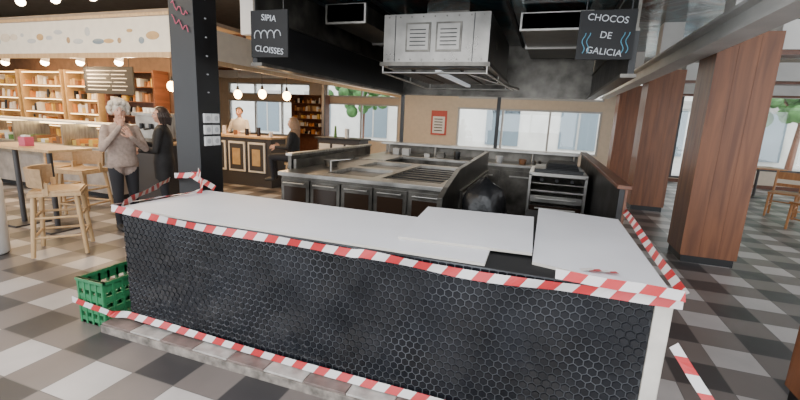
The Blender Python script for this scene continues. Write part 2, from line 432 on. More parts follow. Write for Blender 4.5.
# barrier tape
def tape(name, pts, wd=0.05, L=0.075, across=None):
    b = B(name)
    P = [Vector(p[0]) for p in pts]; W = [Vector(p[1]).normalized() for p in pts]
    cum = [0]
    for a, c in zip(P[:-1], P[1:]): cum.append(cum[-1]+(c-a).length)
    T = cum[-1]
    def at(s):
        s = min(max(s, 0), T)
        for i in range(len(P)-1):
            if s <= cum[i+1]+1e-9:
                t = (s-cum[i])/max(1e-9, cum[i+1]-cum[i]); return P[i].lerp(P[i+1], t), W[i].lerp(W[i+1], t).normalized()
        return P[-1], W[-1]
    s = -wd; k = 0
    while s < T:
        sub = 3
        for j in range(sub):
            s0 = s+L*j/sub; s1 = s+L*(j+1)/sub
            vs = []
            for (ss, e) in ((s0, -0.5), (s1, -0.5), (s1, 0.5), (s0, 0.5)):
                p, wv = at(ss+(wd*0.7 if e > 0 else 0)); vs.append(p+wv*wd*e)
            if (vs[1]-vs[0]).length > 1e-6 or (vs[2]-vs[3]).length > 1e-6:
                b.add(vs, [(0, 1, 2, 3)], 'red' if k % 2 else 'white_tape')
        s += L; k += 1
    return b.done()
def wob(p0, p1, n, wdir, amp=0.012, sag=0.0, tw=0.35):
    out = []; p0 = Vector(p0); p1 = Vector(p1); wd = Vector(wdir)
    d = (p1-p0).normalized(); side = d.cross(wd)
    for i in range(n+1):
        t = i/n; p = p0.lerp(p1, t)
        p.z += -sag*4*t*(1-t) + amp*math.sin(t*9.1+1)*0.6
        out.append((p, wd+side*tw*math.sin(t*13+p0.x)))
    return out
up = (0, 0, 1)
tape("barrier_tape", wob((-2.70, 1.885, 0.875), (-0.9, 1.880, 0.845), 14, up, 0.008, 0.012, 0.3) + wob((-0.85, 1.880, 0.845), (0.60, 1.882, 0.86), 12, up, 0.01, 0.015, 0.35), 0.046)
tape("barrier_tape", wob((-2.72, 1.90, 0.895), (-2.60, 2.5, 0.905), 4, (1, 0, 0.3), 0.0) + wob((-2.58, 2.55, 0.91), (-3.0, 2.925, 1.0), 4, (0, 0.4, 1), 0.0))
tape("barrier_tape", wob((-3.1, 2.925, 0.95), (-2.62, 2.72, 0.90), 6, (0, 0.6, 1), 0.006))
tape("barrier_tape", wob((-3.30, 2.93, 0.92), (-2.98, 2.93, 0.96), 4, up, 0.004))
tape("barrier_tape", wob((-3.35, 2.92, 0.88), (-2.66, 1.93, 0.90), 6, (0.3, 0.2, 1), 0.006))
tape("barrier_tape", wob((0.10, 1.885, 0.90), (0.60, 1.873, 0.895), 6, (0, 0.5, 0.8), 0.004, 0.0, 0.1), 0.045)
tape("barrier_tape", wob((0.60, 1.89, 0.89), (0.62, 3.5, 0.93), 8, (0.7, 0, 0.7), 0.008, 0.0, 0.3) + wob((0.63, 3.6, 0.93), (0.70, 5.8, 0.99), 8, (0.6, 0, 0.8), 0.01, 0.03, 0.3), 0.042)
tape("barrier_tape", wob((0.60, 1.90, 0.66), (0.92, 1.62, 0.30), 8, (0.7, 0, 0.7), 0.004, 0.02, 0.3), 0.042)
tape("barrier_tape", wob((-3.10, 1.82, 0.17), (-2.72, 1.83, 0.13), 4, up, 0.004, 0, 0.1) + wob((-2.65, 1.885, 0.115), (0.6, 1.88, 0.10), 22, (0, 0.25, 1), 0.006, 0.01, 0.2), 0.046)

# green crate
b = B("plastic_crate")
cx0, cx1, cy0, cy1, H = -3.06, -2.80, 1.84, 2.34, 0.34
b.box(cx0, cx1, cy0, cy1, 0.0, 0.02, 'green')
for z in (0.0, 0.085, 0.175, 0.26, 0.305):
    hh = 0.05
    if z == 0.305: hh = 0.035
    b.box(cx0, cx1, cy0, cy0+0.014, z, z+hh, 'green'); b.box(cx0, cx1, cy1-0.014, cy1, z, z+hh, 'green')
    b.box(cx0, cx0+0.014, cy0, cy1, z, z+hh, 'green'); b.box(cx1-0.014, cx1, cy0, cy1, z, z+hh, 'green')
for i in range(5):
    x = cx0+(cx1-cx0-0.018)*i/4; b.box(x, x+0.018, cy0-0.004, cy0+0.014, 0, H, 'green'); b.box(x, x+0.018, cy1-0.014, cy1+0.004, 0, H, 'green')
for i in range(8):
    y = cy0+(cy1-cy0-0.018)*i/7; b.box(cx0-0.004, cx0+0.014, y, y+0.018, 0, H, 'green'); b.box(cx1-0.014, cx1+0.004, y, y+0.018, 0, H, 'green')
b.box(cx0-0.008, cx1+0.008, cy0-0.008, cy0+0.016, H-0.02, H, 'green'); b.box(cx0-0.008, cx1+0.008, cy1-0.016, cy1+0.008, H-0.02, H, 'green')
b.box(cx0-0.008, cx0+0.016, cy0, cy1, H-0.02, H, 'green'); b.box(cx1-0.016, cx1+0.008, cy0, cy1, H-0.02, H, 'green')
b.done()

# ---------------------------------------------------------------- black pillar
b = B("black_pillar")
px0, px1, py0, py1 = -3.27, -2.99, 2.95, 3.22
b.box(px0, px1, py0, py1, 0, 3.45, 'black')
b.box(px0-0.01, px1+0.01, py0-0.01, py1+0.01, 0, 0.15, 'black_matte')
for i in range(2):
    for j in range(3):
        y = py0+0.05+i*0.1; z = 1.22+j*0.105
        b.box(px1, px1+0.02, y, y+0.085, z, z+0.085, 'white'); b.cyl((px1+0.02, y+0.042, z+0.042), (px1+0.024, y+0.042, z+0.042), 0.024, 'frame_lt')
for j in range(7):
    z = 1.7+j*0.16; b.box(px1, px1+0.008, py0+0.12, py0+0.14, z, z+0.012, 'frame_lt')
pil = b.done(0.003)
b = B("neon_script")
for r in range(2):
    pts = [(px0+0.05+0.02*i, py0-0.012, 2.45-r*0.12-0.012*i+0.03*math.sin(i*1.7+r)) for i in range(10)]
    b.tube(pts, 0.004, 'pink')
b.done(parent=pil)

# ---------------------------------------------------------------- kitchen interior
b = B("kitchen_floor_mat"); b.box(-2.6, 0.54, 2.63, 3.96, 0.0, 0.02, 'rubber'); b.box(-0.78, -0.2, 3.96, 6.6, 0.0, 0.02, 'rubber'); b.done()
b = B("stainless_cooking_block")
bx0, bx1, by0 = -2.9, -0.9, 4.0
b.box(bx0+0.02, bx1-0.02, by0+0.03, 5.9, 0.1, 0.84, 'steel_dk')
b.box(bx0+0.05, bx1-0.05, by0+0.08, 5.85, 0, 0.1, 'black_matte')
n = 5; wv = (bx1-bx0-0.04)/n
for i in range(n):
    x = bx0+0.02+i*wv
    b.box(x+0.01, x+wv-0.01, by0+0.005, by0+0.03, 0.13, 0.80, 'steel_dk')
    b.box(x+0.05, x+wv-0.05, by0, by0+0.005, 0.20, 0.72, 'glassblk')
    b.tube([(x+0.06, by0-0.03, 0.765), (x+wv-0.06, by0-0.03, 0.765)], 0.009, 'steel'); b.box(x+0.07, x+0.085, by0-0.03, by0+0.01, 0.76, 0.77, 'steel'); b.box(x+wv-0.085, x+wv-0.07, by0-0.03, by0+0.01, 0.76, 0.77, 'steel')
tops = [(bx0, bx1, by0-0.02, by0+0.22, 'steel'), (bx0, bx0+0.5, by0+0.22, 5.9, 'steel'), (bx1-0.12, bx1, by0+0.22, 5.9, 'steel'), (bx0+0.5, bx1-0.12, 5.75, 5.9, 'steel'), (bx0+1.10, bx0+1.2, by0+0.22, 5.75, 'steel')]
for t in tops: b.box(t[0], t[1], t[2], t[3], 0.84, 0.885, t[4])
b.box(bx0+0.5, bx0+1.10, 4.9, 5.05, 0.84, 0.885, 'steel')
for i in range(7):
    y = 4.3+i*0.2; b.box(bx0+1.22, bx1-0.14, y, y+0.03, 0.86, 0.875, 'black')
b.box(bx0, bx0+0.04, by0+0.3, 5.9, 0.885, 1.0, 'steel_dk')
b.tube([(bx0+0.52, 4.3, 0.89), (bx0+0.52, 4.3, 1.02), (bx0+0.75, 4.35, 1.05)], 0.012, 'steel')
b.lathe((bx0+0.25, 4.8, 0.885), [(0.08, 0), (0.1, 0.09), (0.105, 0.09), (0.085, 0.01), (0.0, 0.012)], 'steel_dk')
b.done(0.004)
b = B("kitchen_partition_panel")
b.add([(-0.88, 3.55, 0.0), (-0.88, 6.5, 0.0), (-0.88, 6.5, 1.10), (-0.88, 4.3, 1.05), (-0.88, 3.75, 0.93), (-0.88, 3.55, 0.86),
       (-0.83, 3.55, 0.0), (-0.83, 6.5, 0.0), (-0.83, 6.5, 1.10), (-0.83, 4.3, 1.05), (-0.83, 3.75, 0.93), (-0.83, 3.55, 0.86)],
      [(5, 4, 3, 2, 1, 0), (6, 7, 8, 9, 10, 11)] + [(i, (i+1) % 6, (i+1) % 6+6, i+6) for i in range(6)], 'steel_dk')
b.box(-0.83, -0.80, 4.3, 6.4, 0.1, 0.82, 'steel_dk')
for i in range(4): b.box(-0.80, -0.79, 4.35+i*0.5, 4.80+i*0.5, 0.15, 0.78, 'steel')
b.done(0.003)
b = B("stainless_back_counter")
b.box(-2.9, 0.52, 6.75, 7.35, 0.1, 0.86, 'steel_dk'); b.box(-2.85, 0.5, 6.8, 7.3, 0, 0.1, 'black_matte')
b.box(-2.92, 0.52, 6.72, 7.38, 0.86, 0.90, 'steel')
for i in range(6):
    x = -2.85+i*0.56; b.box(x, x+0.5, 6.735, 6.75, 0.15, 0.80, 'steel_dk'); b.box(x+0.1, x+0.4, 6.71, 6.735, 0.70, 0.72, 'steel')
b.box(-2.92, 0.52, 7.2, 7.5, 1.06, 1.10, 'steel')
b.box(-2.92, 0.52, 7.44, 7.48, 0.0, 1.06, 'steel_dk')
for x in (-2.8, -1.9, -1.0, -0.2, 0.45): b.cyl((x, 7.3, 0.9), (x, 7.3, 1.06), 0.015, 'steel')
cols = ['steel', 'black', 'white', 'brown', 'steel_dk', 'frame_lt']
x = -2.6
while x < 0.3:
    k = random.choice(cols); hgt = random.uniform(0.05, 0.13); wd = random.uniform(0.06, 0.2); y = random.uniform(6.9, 7.0)
    if random.random() < 0.5: b.box(x, x+wd, y, y+0.12, 0.90, 0.90+hgt, k)
    else: b.lathe((x+0.05, y, 0.90), [(0.0, 0), (0.05, 0), (0.06, hgt), (0.055, hgt), (0.045, 0.01)], k)
    x += wd+random.uniform(0.08, 0.3)
b.done(0.002)
b = B("stainless_left_counter")
b.box(-2.9, -2.35, 5.95, 6.7, 0.1, 0.86, 'steel_dk'); b.box(-2.92, -2.33, 5.93, 6.71, 0.86, 0.90, 'steel')
b.box(-2.85, -2.4, 6.0, 6.65, 0, 0.1, 'black_matte')
b.box(-2.98, -2.93, 4.3, 6.71, 0.0, 1.04, 'steel_dk'); b.box(-3.0, -2.91, 4.28, 6.73, 1.04, 1.07, 'steel')
b.done(0.003)
b = B("stainless_oven_unit")
ux0, ux1, uy0, uy1 = -0.16, 0.50, 5.2, 6.0
b.box(ux0, ux0+0.03, uy0, uy1, 0.08, 0.96, 'steel'); b.box(ux1-0.03, ux1, uy0, uy1, 0.08, 0.96, 'steel')
b.box(ux0, ux1, uy1-0.03, uy1, 0.08, 0.96, 'steel_dk'); b.box(ux0, ux1, uy0, uy1, 0.94, 0.98, 'steel'); b.box(ux0, ux1, uy0, uy1, 0.06, 0.12, 'steel')
for (z0, z1, k) in ((0.14, 0.40, 'steel'), (0.62, 0.70, 'steel'), (0.44, 0.58, 'glassblk')):
    b.box(ux0+0.035, ux1-0.035, uy0+0.01, uy0+0.05, z0, z1, k)
    b.tube([(ux0+0.1, uy0-0.02, z1-0.03), (ux1-0.1, uy0-0.02, z1-0.03)], 0.009, 'steel')
b.box(ux0+0.03, ux1-0.03, uy0+0.06, uy1-0.03, 0.74, 0.76, 'steel'); b.box(ux0+0.03, ux1-0.03, uy0+0.06, uy1-0.03, 0.84, 0.85, 'steel')
b.box(ux0+0.05, ux1-0.05, uy0+0.08, uy1-0.08, 0.98, 1.02, 'black')
for x in (ux0+0.03, ux1-0.06):
    for y in (uy0+0.03, uy1-0.06): b.box(x, x+0.03, y, y+0.03, 0, 0.08, 'steel_dk')
for i in range(3): b.cyl((ux0+0.15+i*0.17, uy0, 0.90), (ux0+0.15+i*0.17, uy0-0.025, 0.90), 0.02, 'black')
b.done(0.002)
b = B("counter_side_panel")
b.box(0.56, 0.60, 3.47, 7.4, 0.0, 1.10, 'black'); b.box(0.54, 0.64, 3.45, 7.45, 1.10, 1.13, 'wood_dark')
b.box(0.60, 0.62, 3.47, 7.4, 0.75, 1.10, 'wood_dark')
b.done(0.003)
b = B("stack_of_trays")
for i in range(4): b.box(0.02+i*0.01, 0.40-i*0.01, 5.3, 5.8, 1.021+i*0.02, 1.035+i*0.02, 'black_matte')
b.done()
b = B("rubbish_bin_with_black_bag")
b.lathe((-0.52, 3.95, 0.02), [(0.0, 0), (0.17, 0), (0.20, 0.62), (0.21, 0.64), (0.19, 0.64)], 'frame_dk', n=22)
random.seed(5)
prof = [(0.205, 0.50), (0.225, 0.60), (0.215, 0.70), (0.20, 0.82), (0.16, 0.92), (0.08, 0.98), (0.04, 1.02), (0.0, 1.03)]
n = 22; vs = []; fs = []
for (r, z) in prof:
    for i in range(n):
        t = 2*math.pi*i/n; q = 1+0.10*math.sin(5*t+z*9)+random.uniform(-0.04, 0.04); vs.append((-0.52+r*q*math.cos(t), 3.95+r*q*math.sin(t), z+random.uniform(-0.01, 0.01)))
for j in range(len(prof)-1):
    for i in range(n): fs.append((j*n+i, j*n+(i+1) % n, (j+1)*n+(i+1) % n, (j+1)*n+i))
b.add(vs, fs, 'bag', True); b.done()
random.seed(11)

# ---------------------------------------------------------------- hood / canopy
b = B("extraction_canopy")
hx0, hx1, hy0, hy1, hz = -2.66, 0.62, 3.3, 7.45, 2.0
b.box(hx0, hx0+0.05, hy0, hy1, hz, hz+0.40, 'black'); b.box(hx1-0.05, hx1, hy0+0.7, hy1, hz, hz+0.34, 'black')
b.box(hx0+0.015, hx0+0.04, hy0, hy1, hz+0.42, 2.80, 'steel_dk'); b.box(hx1-0.04, hx1-0.015, hy0+0.7, hy1, hz+0.36, 2.80, 'steel_dk')
b.box(hx0, hx0+0.07, hy0, hy1, hz+0.40, hz+0.42, 'steel_dk'); b.box(hx1-0.07, hx1, hy0+0.7, hy1, hz+0.34, hz+0.36, 'steel_dk')
b.box(hx0+0.05, hx1-0.05, hy1-0.05, hy1, hz, 2.80, 'steel_dk')
b.box(hx0-0.02, hx0+0.10, hy0, hy1, hz-0.03, hz, 'steel_dk'); b.box(hx1-0.10, hx1+0.02, hy0+0.7, hy1, hz-0.03, hz, 'steel_dk'); b.box(hx0+0.1, hx1-0.1, hy1-0.1, hy1+0.02, hz-0.03, hz, 'steel_dk')
b.box(hx0+0.05, hx1-0.05, 2.3, hy1-0.05, 2.80, 2.84, 'ceil_reflection')
for x in (hx0+0.05, -1.95, -0.55, hx1-0.09):
    b.box(x, x+0.03, 2.3, hy1-0.05, 2.77, 2.80, 'black')
for (x, y) in ((hx0, 3.35), (hx0, 5.4), (hx0, 7.35), (hx1-0.04, 4.1), (hx1-0.04, 7.35), (-1.0, 7.38)):
    b.box(x, x+0.04, y, y+0.04, 2.80, 3.45, 'black')
for (x, y) in ((hx0+0.02, 7.40), (-0.88, 7.40)): b.box(x, x+0.06, y, y+0.05, 1.10, hz, 'black')
ex0, ex1, ey0, ey1 = -1.84, -0.67, 4.5, 6.5
b.box(ex0, ex1, ey0, ey1, 2.16, 2.66, 'steel_hood')
for (xa, xb) in ((-1.58, -1.30), (-1.24, -0.96)):
    b.box(xa, xb, ey0-0.012, ey0, 2.27, 2.57, 'steel_dk'); b.box(xa+0.02, xb-0.02, ey0-0.018, ey0-0.012, 2.29, 2.55, 'steel_hood')
    for i in range(5): b.box(xa+0.05, xb-0.05, ey0-0.021, ey0-0.018, 2.33+i*0.04, 2.34+i*0.04, 'black')
for x in (ex0+0.13, ex1-0.17): b.box(x, x+0.008, ey0-0.004, ey0, 2.17, 2.65, 'black')
for z in (2.19, 2.63):
    for i in range(9): b.cyl((ex0+0.06+i*0.13, ey0, z), (ex0+0.06+i*0.13, ey0-0.006, z), 0.008, 'steel_dk', n=8)
b.box(ex0-0.03, ex1+0.03, ey0-0.03, ey1+0.03, 2.12, 2.16, 'steel_dk')
b.box(ex0+0.04, ex1-0.04, ey0+0.04, ey1-0.04, 2.11, 2.12, 'black')
for i in range(4):
    x = ex0+0.02+i*0.29; b.box(x, x+0.24, ey0+0.25, ey1-0.1, 2.09, 2.11, 'steel_dk')
    for j in range(12): b.box(x+0.01, x+0.23, ey0+0.3+j*0.13, ey0+0.34+j*0.13, 2.085, 2.09, 'black')
b.tube([(ex0, ey0, 2.05), (ex1, ey0, 2.05), (ex1+0.1, ey1, 2.03), (ex0-0.05, ey1, 2.03), (ex0, ey0, 2.05)], 0.012, 'steel')
for (x, y) in ((ex0, ey0), (ex1, ey0), (ex1, ey1), (ex0, ey1), (ex0, 5.5), (ex1, 5.5)): b.cyl((x, y, 2.04), (x, y, 2.14), 0.010, 'steel')
b.add([(ex1-0.30, ey0+0.3, 2.08), (ex1-0.26, ey0+0.3, 2.08), (ex1+0.20, ey1, 2.03), (ex1+0.16, ey1, 2.03), (ex1-0.30, ey0+0.3, 2.11), (ex1-0.26, ey0+0.3, 2.11), (ex1+0.20, ey1, 2.06), (ex1+0.16, ey1, 2.06)],
      [(0, 3, 2, 1), (4, 5, 6, 7), (0, 1, 5, 4), (1, 2, 6, 5), (2, 3, 7, 6), (3, 0, 4, 7)], 'steel')
b.box(ex0+0.6, ex0+0.66, ey0+0.05, ey1-0.1, 2.05, 2.085, 'tube')
b.box(-1.5, -1.0, 5.0, 5.6, 2.66, 3.45, 'steel_dk')
b.box(-0.40, 0.30, 5.0, 7.2, 2.58, 2.74, 'steel_dk')
for y in (5.0, 6.2): b.box(-0.42, 0.32, y, y+0.04, 2.56, 2.75, 'steel')
b.box(-2.45, -2.0, 4.3, 7.2, 2.56, 2.74, 'steel_dk')
for y in (4.3, 5.6): b.box(-2.47, -1.98, y, y+0.04, 2.54, 2.745, 'steel')
can = b.done()
def sign(x0, x1, y, z0, z1, txt, blue):
    b = B("hanging_chalkboard_sign")
    b.box(x0, x1, y, y+0.02, z0, z1, 'black_matte')
    for x in (x0+0.04, x1-0.05): b.box(x, x+0.01, y+0.005, y+0.015, z1, 2.80, 'black')
    o = b.done()
    cx = (x0+x1)/2
    for i, t in enumerate(txt):
        n = len(txt); zz = z1-0.07-i*((z1-z0-0.13)/max(1, n-1))
        text(t, (cx, y-0.003, zz), (R90, 0.12, 0), 0.074, 'chalk', o)
    c = B("shell_drawing"); zz = (z0+z1)/2
    if not blue:
        for q in range(4):
            pts = [(cx-0.12+q*0.07+0.035*math.cos(a*0.5), y-0.004, zz-0.02+0.05*math.sin(a*0.5)) for a in range(0, 8)]
            c.tube(pts, 0.004, 'chalk', n=5)
    else:
        for q in (-0.165, -0.13, 0.13, 0.165):
            pts = [(cx+q+0.012*math.sin(a*0.9), y-0.004, z0+0.05+0.018*a) for a in range(0, 10)]
            c.tube(pts, 0.004, 'chalkblue', n=5)
    c.done(parent=o)
sign(-2.64, -2.25, 3.26, 2.04, 2.44, ["SIPIA", "CLOISSES"], False)
sign(0.15, 0.58, 3.96, 2.11, 2.50, ["CHOCOS", "DE", "GALICIA"], True)

# ---------------------------------------------------------------- stall left
b = B("market_stall_fascia")
b.box(-13.9, -5.1, 4.6, 4.68, 2.30, 2.80, 'fascia'); b.box(-5.18, -5.1, 4.68, 14.4, 2.30, 2.78, 'fascia')
b.box(-13.9, -5.06, 4.56, 4.60, 2.24, 2.31, 'wood_light'); b.box(-5.1, -5.06, 4.6, 14.4, 2.24, 2.31, 'wood_light')
b.box(-13.9, -5.06, 4.56, 4.60, 2.80, 2.84, 'wood_light')
for i in range(20):
    x = -9.6+i*0.22; zc = 2.55+random.uniform(-0.08, 0.08); k = random.choice(['frame_lt', 'warm_shelf', 'tan', 'facade_win', 'wall'])
    b.sph((x, 4.6, zc), (random.uniform(0.04, 0.13), 0.005, random.uniform(0.02, 0.07)), k)
for (x, y) in ((-5.2, 4.69), (-12, 4.62), (-5.2, 8.9)): b.box(x, x+0.07, y, y+0.06, 0, 2.3, 'frame_dk')
fas = b.done()
b = B("ceiling_stall")
b.box(-13.9, -5.19, 4.70, 14.4, 2.86, 2.92, 'ceil_lt')
for y in (5.4, 6.2, 7.4, 8.6, 9.8, 11): b.box(-13.9, -5.19, y, y+0.08, 2.80, 2.86, 'wood_dark')
b.done()

b = B("glass_display_counter")
b.box(-13, -6.6, 4.75, 5.45, 0.08, 0.80, 'marble'); b.box(-13, -6.6, 4.80, 5.4, 0, 0.08, 'black_matte')
b.box(-13.0, -6.6, 4.70, 5.5, 0.80, 0.84, 'steel')
for x in (-13, -11.7, -10.4, -9.1, -7.8, -6.63): b.box(x, x+0.03, 4.72, 5.3, 0.84, 1.2, 'steel')
b.box(-13, -6.6, 4.98, 5.45, 1.2, 1.225, 'white')
b.add([(-13, 4.72, 0.84), (-6.6, 4.72, 0.84), (-6.6, 4.98, 1.2), (-13, 4.98, 1.2)], [(0, 1, 2, 3)], 'glass')
b.box(-12.9, -6.7, 5.15, 5.19, 1.16, 1.19, 'strip')
for i in range(60):
    x = -12.8+i*0.103; k = random.choice(['yellow', 'brown', 'orange', 'white', 'greenleaf', 'brown'])
    b.box(x, x+0.09, 4.85, 5.2, 0.84, 0.86+random.uniform(0.01, 0.12), k)
b.box(-13, -6.6, 4.70, 4.72, 0.62, 0.70, 'steel')
b.done()

b = B("wall_stall_partition"); b.box(-13.9, -6.9, 6.6, 6.7, 0, 2.80, 'stallwall'); b.done()
def shelf(x0, x1, y, warm=True, rows=5):
    b = B("stall_shelving_with_goods")
    k = 'warm_shelf' if warm else 'wood_dark'
    b.box(x0, x0+0.04, y-0.35, y, 0, 2.25, k); b.box(x1-0.04, x1, y-0.35, y, 0, 2.25, k); b.box(x0+0.04, x1-0.04, y-0.02, y, 0, 2.25, k)
    for j in range(rows+1):
        z = 0.75+j*0.29
        b.box(x0+0.04, x1-0.04, y-0.35, y-0.02, z, z+0.02, k)
        if warm: b.box(x0+0.06, x1-0.06, y-0.33, y-0.31, z-0.015, z, 'strip')
        if j == rows: break
        x = x0+0.07
        while x < x1-0.16:
            kk = random.choice(['yellow', 'brown', 'white', 'orange', 'fascia', 'warm_shelf', 'brown', 'black']); hh = random.uniform(0.08, 0.22); ww = random.uniform(0.05, 0.11)
            if random.random() < 0.5: b.box(x, x+ww, y-0.28, y-0.1, z+0.02, z+0.02+hh, kk)
            else: b.cyl((x+ww/2, y-0.2, z+0.02), (x+ww/2, y-0.2, z+0.02+hh), ww/2, kk, r1=ww*0.3, n=8)
            x += ww+0.015
    b.done()
shelf(-13.2, -11.6, 6.58); shelf(-11.5, -10.1, 6.58); shelf(-10.0, -9.0, 6.58, True); shelf(-8.8, -7.4, 6.58, False)
shelf(-9.5, -8.0, 14.3, False)
b = B("coffee_machine_station")
b.box(-6.5, -5.7, 4.95, 5.4, 0.0, 0.95, 'frame_dk'); b.box(-6.55, -5.65, 4.9, 5.45, 0.95, 0.99, 'wood_light')
b.box(-6.4, -5.9, 5.0, 5.35, 1.04, 1.40, 'steel'); b.box(-6.42, -5.88, 4.95, 5.38, 1.40, 1.45, 'steel'); b.box(-6.4, -5.9, 4.92, 5.35, 0.99, 1.04, 'steel_dk')
for x in (-6.25, -6.05): b.cyl((x, 4.98, 1.28), (x, 4.98, 1.20), 0.03, 'black'); b.cyl((x, 4.98, 1.2), (x, 4.86, 1.19), 0.012, 'black')
for i in range(6): b.cyl((-6.35+i*0.085, 5.15, 1.45), (-6.35+i*0.085, 5.15, 1.53), 0.03, 'white', r1=0.036)
b.done(0.004)
b = B("menu_board")
b.box(-8.6, -7.3, 5.72, 5.75, 1.75, 2.25, 'black_matte')
for i in range(6): b.box(-8.5, -8.0+0.1*(i % 3), 5.715, 5.72, 1.82+i*0.07, 1.835+i*0.07, 'fascia'); b.box(-7.85, -7.5+0.05*(i % 2), 5.715, 5.72, 1.82+i*0.07, 1.835+i*0.07, 'fascia')
for x in (-8.5, -7.4): b.box(x, x+0.01, 5.73, 5.74, 2.25, 2.86, 'black')
b.done()

# track + spots
b = B("track_spotlights")
b.box(-9.0, -4.0, 3.9, 3.94, 3.1, 3.14, 'black'); b.box(-9.0, -4.0, 2.2, 2.24, 3.1, 3.14, 'black')
for (x, y) in ((-7.9, 3.92), (-7.0, 3.92), (-6.3, 3.92), (-5.6, 3.92), (-4.8, 3.92), (-5.6, 2.22), (-4.6, 2.22)):
    b.cyl((x, y, 3.12), (x, y, 3.02), 0.012, 'black'); b.cyl((x, y, 3.02), (x+0.05, y-0.02, 2.88), 0.05, 'white'); b.sph((x+0.052, y-0.025, 2.873), 0.055, 'spot')
for (x, y) in ((-8.5, 3.92), (-4.5, 3.92), (-8.5, 2.22), (-4.5, 2.22)): b.box(x, x+0.01, y-0.005, y+0.005, 3.12, 3.45, 'black')
b.done()
b = B("stall_spotlights")
for (x, y) in ((-10.5, 5.0), (-9.5, 5.0), (-8.4, 5.0), (-7.5, 5.0), (-6.6, 5.0), (-5.8, 5.6)):
    b.cyl((x, y, 2.86), (x, y, 2.5), 0.01, 'black'); b.cyl((x, y, 2.42), (x-0.02, y-0.03, 2.24), 0.05, 'white', r1=0.06); b.sph((x-0.021, y-0.031, 2.23), 0.06, 'spot')
    b.cyl((x, y, 2.5), (x, y, 2.42), 0.02, 'black')
b.done()
point("stall_lamp", (-6.3, 4.9, 2.1), 30); point("stall_lamp", (-8.5, 5.5, 2.1), 40)
for (x, y, z) in ((-6.55, 7.6, 1.90), (-5.9, 7.6, 1.92), (-5.35, 7.7, 1.90), (-6.9, 6.2, 1.95)):
    b = B("pendant_lamp")
    b.cyl((x, y, 2.86), (x, y, z+0.16), 0.006, 'black'); b.lathe((x, y, z), [(0.02, 0.18), (0.03, 0.12), (0.035, 0.08), (0.03, 0.075)], 'black')
    b.sph((x, y, z), (0.085, 0.085, 0.10), 'bulb'); b.done()
    point("pendant_light", (x, y, z-0.15), 12, (1, 0.6, 0.28))

# second stall
b = B("stall_service_counter")
b.box(-7.4, -5.25, 7.0, 7.5, 0.0, 1.0, 'frame_dk'); b.box(-7.45, -5.2, 6.95, 7.55, 1.0, 1.04, 'wood_light')
for i in range(4):
    x = -7.3+i*0.5; b.box(x, x+0.42, 6.97, 7.0, 0.3, 0.92, 'fascia'); b.box(x+0.04, x+0.38, 6.96, 6.97, 0.34, 0.88, 'frame_dk'); b.box(x+0.11, x+0.31, 6.955, 6.96, 0.44, 0.78, 'warm_shelf')
for i in range(7):
    x = -7.2+i*0.3; b.cyl((x, 7.2, 1.04), (x, 7.2, 1.04+0.1+0.04*(i % 3)), 0.04, random.choice(['white', 'brown', 'greenleaf', 'glassblk']))
b.done(0.003)
b = B("dark_bar_counter")
b.box(-4.95, -3.9, 8.3, 8.8, 0, 1.0, 'frame_dk'); b.box(-5.0, -3.85, 8.25, 8.85, 1.0, 1.04, 'black')
for i in range(3): b.box(-4.9+i*0.34, -4.62+i*0.34, 8.28, 8.3, 0.2, 0.9, 'white')
b.cyl((-4.6, 8.5, 1.04), (-4.6, 8.5, 1.3), 0.04, 'greenleaf', r1=0.02); b.cyl((-4.3, 8.5, 1.04), (-4.3, 8.5, 1.25), 0.05, 'white')
b.done(0.003)

# bar table
b = B("high_bar_table")
b.box(-6.6, -5.25, 3.02, 3.5, 0.99, 1.02, 'wood_light')
for x in (-6.3, -5.65):
    b.cyl((x, 3.26, 0.02), (x, 3.26, 0.99), 0.03, 'frame_dk'); b.box(x-0.2, x+0.2, 3.06, 3.46, 0, 0.02, 'frame_dk')
b.done(0.004)
b = B("napkin_holder"); b.box(-6.0, -5.88, 3.15, 3.25, 1.02, 1.13, 'pink'); b.box(-5.98, -5.90, 3.17, 3.23, 1.13, 1.15, 'white'); b.done(0.004)
b = B("white_litter_bin")
b.lathe((-5.26, 2.40, 0), [(0.0, 0.0), (0.13, 0.0), (0.15, 0.02), (0.16, 0.74), (0.15, 0.78), (0.10, 0.80), (0.09, 0.78)], 'white', n=24)
b.done()

